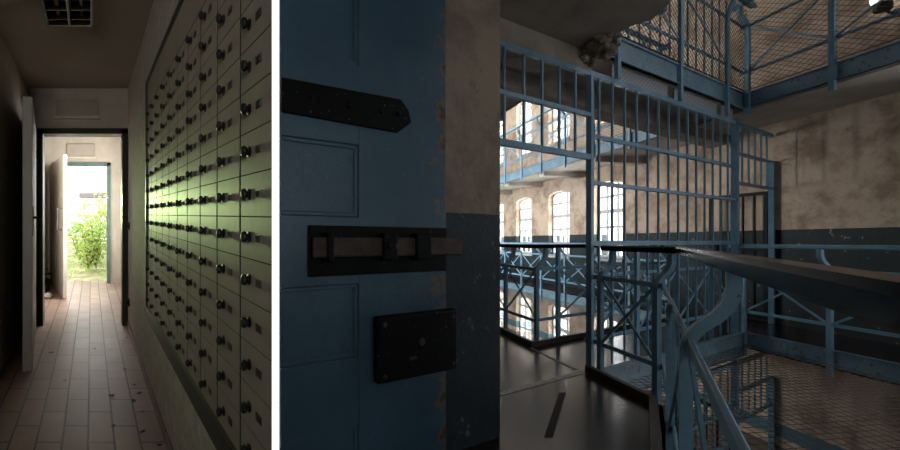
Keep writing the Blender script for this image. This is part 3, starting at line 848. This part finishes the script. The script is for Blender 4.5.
# panels over the doors
def vent(d, o0, o1, h0, h1, label):
    t = thing('wall_panel', label, 'panel', LP((o0 + o1) / 2, d, h0))
    m = MB()
    lbox(m, o0, o1, d - .012, d, h0, h1); m.build('face', M['grille'], t)
    m = MB(); w = .014
    lbox(m, o0 - w, o1 + w, d - .025, d, h1, h1 + w); lbox(m, o0 - w, o0, d - .025, d, h0, h1); lbox(m, o1, o1 + w, d - .025, d, h0, h1)
    m.build('rim', M['grille'], t)
    m = MB(); lbox(m, o0 - .03, o1 + .03, d - .045, d, h0 - .025, h0); m.build('ledge', M['ledge'], t)
vent(D1, -.345, .06, 2.155, 2.315, 'dim cover panel with a pale ledge above the dark first doorway')
vent(D2, -.38, .05, 2.10, 2.30, 'pale cover panel above the sunlit outer doorway')

# louvred ceiling light
t = thing('ceiling_light', 'dark louvred ceiling light on the corridor ceiling', 'light', LP(-.145, 2.5, HC))
o0, o1, d0, d1 = -.29, .012, 2.0, 2.61
m = MB(); lbox(m, o0, o1, d0, d1, HC - .012, HC); m.build('housing', M['louvre'], t)
m = MB()
for q in (o0, (o0 + o1) / 2 - .008, o1 - .016): lbox(m, q, q + .016, d0, d1, HC - .075, HC - .012)
lbox(m, o0, o1, d1 - .014, d1, HC - .075, HC - .012); lbox(m, o0, o1, d0, d0 + .014, HC - .075, HC - .012)
m.build('frame', M['louvre'], t)
for i in range(5):
    for s in (0, 1):
        a_ = o0 + .016 + s * (o1 - o0) / 2; dq = d0 + .06 + i * .12
        m = MB(); lbox(m, a_, a_ + (o1 - o0) / 2 - .026, dq, dq + .008, HC - .065, HC - .012); m.build('louvre', M['louvre'], t)
for s in (0, 1):
    oc = o0 + (.27 + .49 * s) * (o1 - o0)
    m = MB(); m.tube([LP(oc, d0 + .03, HC - .03), LP(oc, d1 - .03, HC - .03)], .011, 8); m.build('fluorescent_tube', M['grille'], t)

# hooks on the right wall by the doorway
for h, lab in ((1.03, 'small dark latch on the stucco wall by the doorway, at handle height'), (.27, 'small dark latch low on the stucco wall by the doorway')):
    t = thing('wall_latch', lab, 'latch', LP(OR, 3.98, h), 'latches beside the doorway')
    m = MB(); lbox(m, OR - .012, OR, 3.95, 4.01, h - .035, h + .035); m.build('plate', M['black'], t)
    m = MB(); lbox(m, OR - .032, OR - .012, 3.97, 3.99, h - .012, h + .012); m.build('catch', M['black'], t)

# rubble and leaves
def blob(m, c, r, n=9, seed=0, flat=.7):
    rr = random.Random(seed); rings = 6; vs = []; fs = []
    for i in range(rings + 1):
        ph = math.pi * i / rings
        for j in range(n):
            th_ = 2 * math.pi * j / n; k = r * rr.uniform(.78, 1.15)
            vs.append(c + V((k * math.sin(ph) * math.cos(th_), k * math.sin(ph) * math.sin(th_), k * flat * math.cos(ph))))
    for i in range(rings):
        for j in range(n):
            fs.append((i * n + j, i * n + (j + 1) % n, (i + 1) * n + (j + 1) % n, (i + 1) * n + j))
    m.add(vs, fs)
for i, (oo, d, r, lab) in enumerate(((-.60, 5.45, .062, 'pale lump of rubble on the tiles before the open outer door'), (-.665, 5.55, .045, 'smaller rubble lump in the corner behind the pale one'))):
    c = LP(oo, d, r * .55); m = MB(); blob(m, c, r, 9, i); o = m.build('rubble_lump', M['stone'], base=c - UP * r * .55); tag(o, lab, 'rubble')
m = MB()
for i in range(60):
    c = LP(-.68 + random.uniform(-.06, .05), 6.0 + random.uniform(-.35, .35), random.uniform(.01, .30) * random.random())
    blob(m, c, random.uniform(.012, .035), 6, i)
tag(m.build('debris', M['dryleaf'], base=LP(-.68, 6, 0)), 'dark pile of dry debris in the corner by the outer door', 'debris', kind='stuff')
spots = [(.27, 2.10), (.30, 2.32), (.26, 2.45), (.31, 2.55), (.29, 2.68), (.13, 2.52), (.12, 2.16), (-.18, 2.75), (.33, 3.7), (.29, 3.62), (.34, 1.98), (.03, 3.4), (.25, 2.95), (-.33, 3.3)]
leaf0 = None
for i, (oo, d) in enumerate(spots):
    p = LP(oo, d, .004)
    if leaf0 is None:
        m = MB(); nseg = 8
        vs = [(0, 0, .004)]
        for j in range(nseg):
            th_ = 2 * math.pi * j / nseg; k = .020 if j % 2 else .014
            vs.append((k * math.cos(th_) * 1.5, k * math.sin(th_), .003 + .008 * abs(math.sin(th_ * 1.5))))
        vs2 = [(x, y, z - .003) for x, y, z in vs]; nn = nseg + 1
        fs = [(0, 1 + j, 1 + (j + 1) % nseg) for j in range(nseg)] + [(nn, nn + 1 + (j + 1) % nseg, nn + 1 + j) for j in range(nseg)]
        fs += [(1 + j, nn + 1 + j, nn + 1 + (j + 1) % nseg, 1 + (j + 1) % nseg) for j in range(nseg)]
        m.add(vs + vs2, fs); o = leaf0 = m.build('dry_leaf', M['dryleaf'])
    else:
        o = leaf0.copy(); COL.objects.link(o)
    o.location = p; o.rotation_euler = (0, .0, random.uniform(0, 6)); s = random.uniform(.35, .8); o.scale = (s, s, s)
    tag(o, 'small dark dry leaf lying on the corridor tiles', 'leaf', 'dry leaves on the tiles')

# outside the door
m = MB()
n = 16
pts = []
for i in range(n + 1):
    for j in range(n + 1):
        d = D2 + .12 + i * .45; oo = -3 + j * .375
        pts.append(LP(oo, d, -.06 + .05 * math.sin(i * 1.7 + j) + .045 * i * .25))
fs = [(i * (n + 1) + j, i * (n + 1) + j + 1, (i + 1) * (n + 1) + j + 1, (i + 1) * (n + 1) + j) for i in range(n) for j in range(n)]
m.add(pts, fs); struct(m.build('ground', M['ground']), 'overgrown ground outside the open door')
def shrub(oo, d, hgt, rad, nl, mt, label, seed, name='shrub', size=.085):
    rr = random.Random(seed); base = LP(oo, d, .02 + (d - D2) / .45 * .011)
    t = thing(name, label, 'shrub', base)
    st = MB(); lv = MB()
    for s in range(9):
        th_ = rr.uniform(0, 6.28); rd = rad * rr.uniform(.3, 1); hh = hgt * rr.uniform(.6, 1)
        tip = base + V((math.cos(th_) * rd, math.sin(th_) * rd, hh))
        mid = base.lerp(tip, .5) + V((0, 0, hh * .12))
        st.tube([base, mid, tip], .010, 5, .003)
        for k in range(nl // 9):
            f = rr.uniform(.12, 1.0)
            p = (base.lerp(mid, f * 2) if f < .5 else mid.lerp(tip, f * 2 - 1)) + V((rr.gauss(0, .07), rr.gauss(0, .07), rr.gauss(0, .06)))
            a_ = V((rr.uniform(-1, 1), rr.uniform(-1, 1), rr.uniform(-.5, .8))).normalized(); b_2 = a_.orthogonal().normalized()
            L_ = size * rr.uniform(.6, 1.4); w_ = L_ * .3; nn = a_.cross(b_2) * .006
            lv.add([p, p + a_ * L_ * .45 + b_2 * w_ + nn, p + a_ * L_, p + a_ * L_ * .45 - b_2 * w_ + nn], [(0, 1, 2), (0, 2, 3)])
    st.build('stems', M['stemgreen'], t); lv.build('foliage', M[mt], t)
shrub(.10, 8.2, 1.2, .45, 500, 'leafA', 'fresh green shrub just outside the door, right of the opening', 1)
shrub(.45, 9.2, 1.6, .55, 500, 'leafB', 'tall yellow-green shrub behind the fresh green one', 2)
shrub(-.25, 9.0, .9, .5, 400, 'leafA', 'low green shrub in the middle of the doorway view', 3)
shrub(.05, 10.6, 1.5, .8, 600, 'leafB', 'pale distant bush beneath the concrete beam', 4)
shrub(-.05, 8.0, .75, .42, 420, 'leafB', 'low pale weed clump nearest the outer door sill', 5)
shrub(.60, 8.6, 1.9, .6, 700, 'leafB', 'tallest bush by the right jamb of the outer doorway', 6)
m = MB()
for i in range(420):
    oo = random.uniform(-.9, .9); d = D2 + .35 + random.uniform(0, 3.2); p = LP(oo, d, 0 + (d - D2) / .45 * .011)
    a_ = V((random.gauss(0, .05), random.gauss(0, .05), random.uniform(.06, .22))); w_ = V((.006, 0, 0))
    m.add([p - w_, p + w_, p + a_], [(0, 1, 2)])
tag(m.build('grass', M['leafA'], base=LP(0, 8, 0)), 'weedy grass on the ground outside the open door', 'grass', kind='stuff')
m = MB(); m.obox(LP(-.35, 11.6, 1.62), (2.2, 0, .02), (0, .25, 0), (0, 0, .14)); m.obox(LP(1.55, 11.6, 0), (.18, 0, 0), (0, .25, 0), (0, 0, 1.66))
tag(m.build('concrete_beam', M['concrete_pale'], base=LP(.5, 11.6, 0)), 'pale concrete beam standing in the sunlit greenery outside', 'beam')
m = MB(); m.sweep([LP(-.22, 8.5, .08), LP(.16, 8.9, .62)], .05, .03)
tag(m.build('plank', M['plank'], base=LP(-.22, 8.5, .05)), 'weathered plank leaning in the greenery outside the door', 'plank')

# ================================================================== CAMERA AND LIGHT
F_, PX, PY = 400.0, 310.0, 241.0
cam = bpy.data.cameras.new('camera'); co = bpy.data.objects.new('camera', cam); COL.objects.link(co)
co.location = (0, 0, 1.12); co.rotation_euler = (math.pi / 2, 0, 0)
cam.sensor_width = 36; cam.sensor_fit = 'HORIZONTAL'; cam.lens = 36 * F_ / 900
cam.shift_x = (450 - PX) / 900; cam.shift_y = (PY - 225) / 900
cam.clip_start = .02; cam.clip_end = 200
S.camera = co

w = bpy.data.worlds.new('sky'); S.world = w; w.use_nodes = True
bg = w.node_tree.nodes['Background']; bg.inputs[0].default_value = (.96, .98, 1, 1); bg.inputs[1].default_value = WORLD
def area(name, loc, direction, sx, sy, power, col=(1, 1, 1), portal=False, spread=math.pi):
    l = bpy.data.lights.new(name, 'AREA'); l.shape = 'RECTANGLE'; l.size = sx; l.size_y = sy; l.energy = power; l.color = col; l.spread = spread
    o = bpy.data.objects.new(name, l); COL.objects.link(o); o.location = loc
    o.rotation_euler = V(direction).to_track_quat('-Z', 'Y').to_euler()
    if portal: l.cycles.is_portal = True
    return o
for k in (-1, 0, 1):
    for y in WY:
        area('window_daylight', (XO + .12, y, k * ST + (SILL + CROWN) / 2), (-1, 0, 0), 1.0, 1.8, WINP, (.95, .98, 1))
    for y in WFILL:
        area('window_daylight', (XO + .12, y, k * ST + (SILL + CROWN) / 2), (-1, 0, 0), 1.0, 1.8, WINN * (.3 if k < 0 else 1), (.80, .90, 1))  # unseen near window, added to light the bars and near railing
    for y in WL:
        area('window_daylight', (.62, y, k * ST + (SILL + CROWN) / 2), (1, 0, 0), 1.0, 1.8, WINL * (.6 if k < 0 else 1), (.92, .97, 1))
area('skylight_fill', (3.9, 11.1, 2 * ST + .2), (0, 0, -1), 2.4, 5.2, SKYFILL, (.93, .97, 1))  # fill lamp over the added skylight
area('gallery_back_fill', ((ux0 + ux1) / 2, YB - .2, 1.75), (-.1, 1, 0), 1.5, 1.5, BACKR, (.86, .93, 1))  # fill lamp outside the added gallery window
area('vestibule_fill', ((wx0 + wx1) / 2 + .25, YB - .5, (wz0 + wz1) / 2 + .05), (-.5475, 1, .06), 1.1, 1.2, BACK, (1, .93, .82), spread=math.radians(62))  # fill lamp aimed down the corridor through the added window
area('lobby_fill', LP(.66, 5.6, 1.5), (-1, 0, 0), 1.2, 1.1, SIDE, (1, 1, .97))  # fill lamp outside the added lobby window
sp = bpy.data.lights.new('green_fill_spot', 'SPOT'); sp.energy = GREENSPOT; sp.color = (.74, 1, .42); sp.spot_size = .20; sp.spot_blend = .8; sp.shadow_soft_size = .3  # green spot lamp added outside the door to tint the lockers
so = bpy.data.objects.new('green_fill_spot', sp); COL.objects.link(so); so.location = LP(-.56, 9.2, 1.45)
so.rotation_euler = (LP(.36, 1.9, 1.10) - LP(-.56, 9.2, 1.45)).to_track_quat('-Z', 'Y').to_euler()
# daylight at the corridor's outer door
area('door_portal', LP((B0 + B1) / 2, D2 + .13, BH / 2), (0, -1, 0), B1 - B0, BH, 1, portal=True)
area('yard_sky', LP(.3, 8.6, 3.6), LP(.2, 4.6, .7) - LP(.3, 8.6, 3.6), 2.6, 1.6, YARD, (1, .99, .93))
sn = bpy.data.lights.new('sun', 'SUN'); sn.energy = SUN; sn.angle = .06; so = bpy.data.objects.new('sun', sn); COL.objects.link(so)
so.rotation_euler = V((.5, .35, -.8)).to_track_quat('-Z', 'Y').to_euler(); sn.color = (1, .95, .85)

S.cycles.use_denoising = True
S.cycles.max_bounces = 10; S.cycles.diffuse_bounces = 6; S.cycles.glossy_bounces = 4; S.cycles.transparent_max_bounces = 16
S.cycles.caustics_reflective = False; S.cycles.caustics_refractive = False; S.cycles.sample_clamp_indirect = 6
vs_ = S.view_settings; vs_.view_transform = 'Standard'; vs_.look = 'None'; vs_.exposure = 0; vs_.gamma = 1; vs_.use_curve_mapping = False
S.display_settings.display_device = 'sRGB'
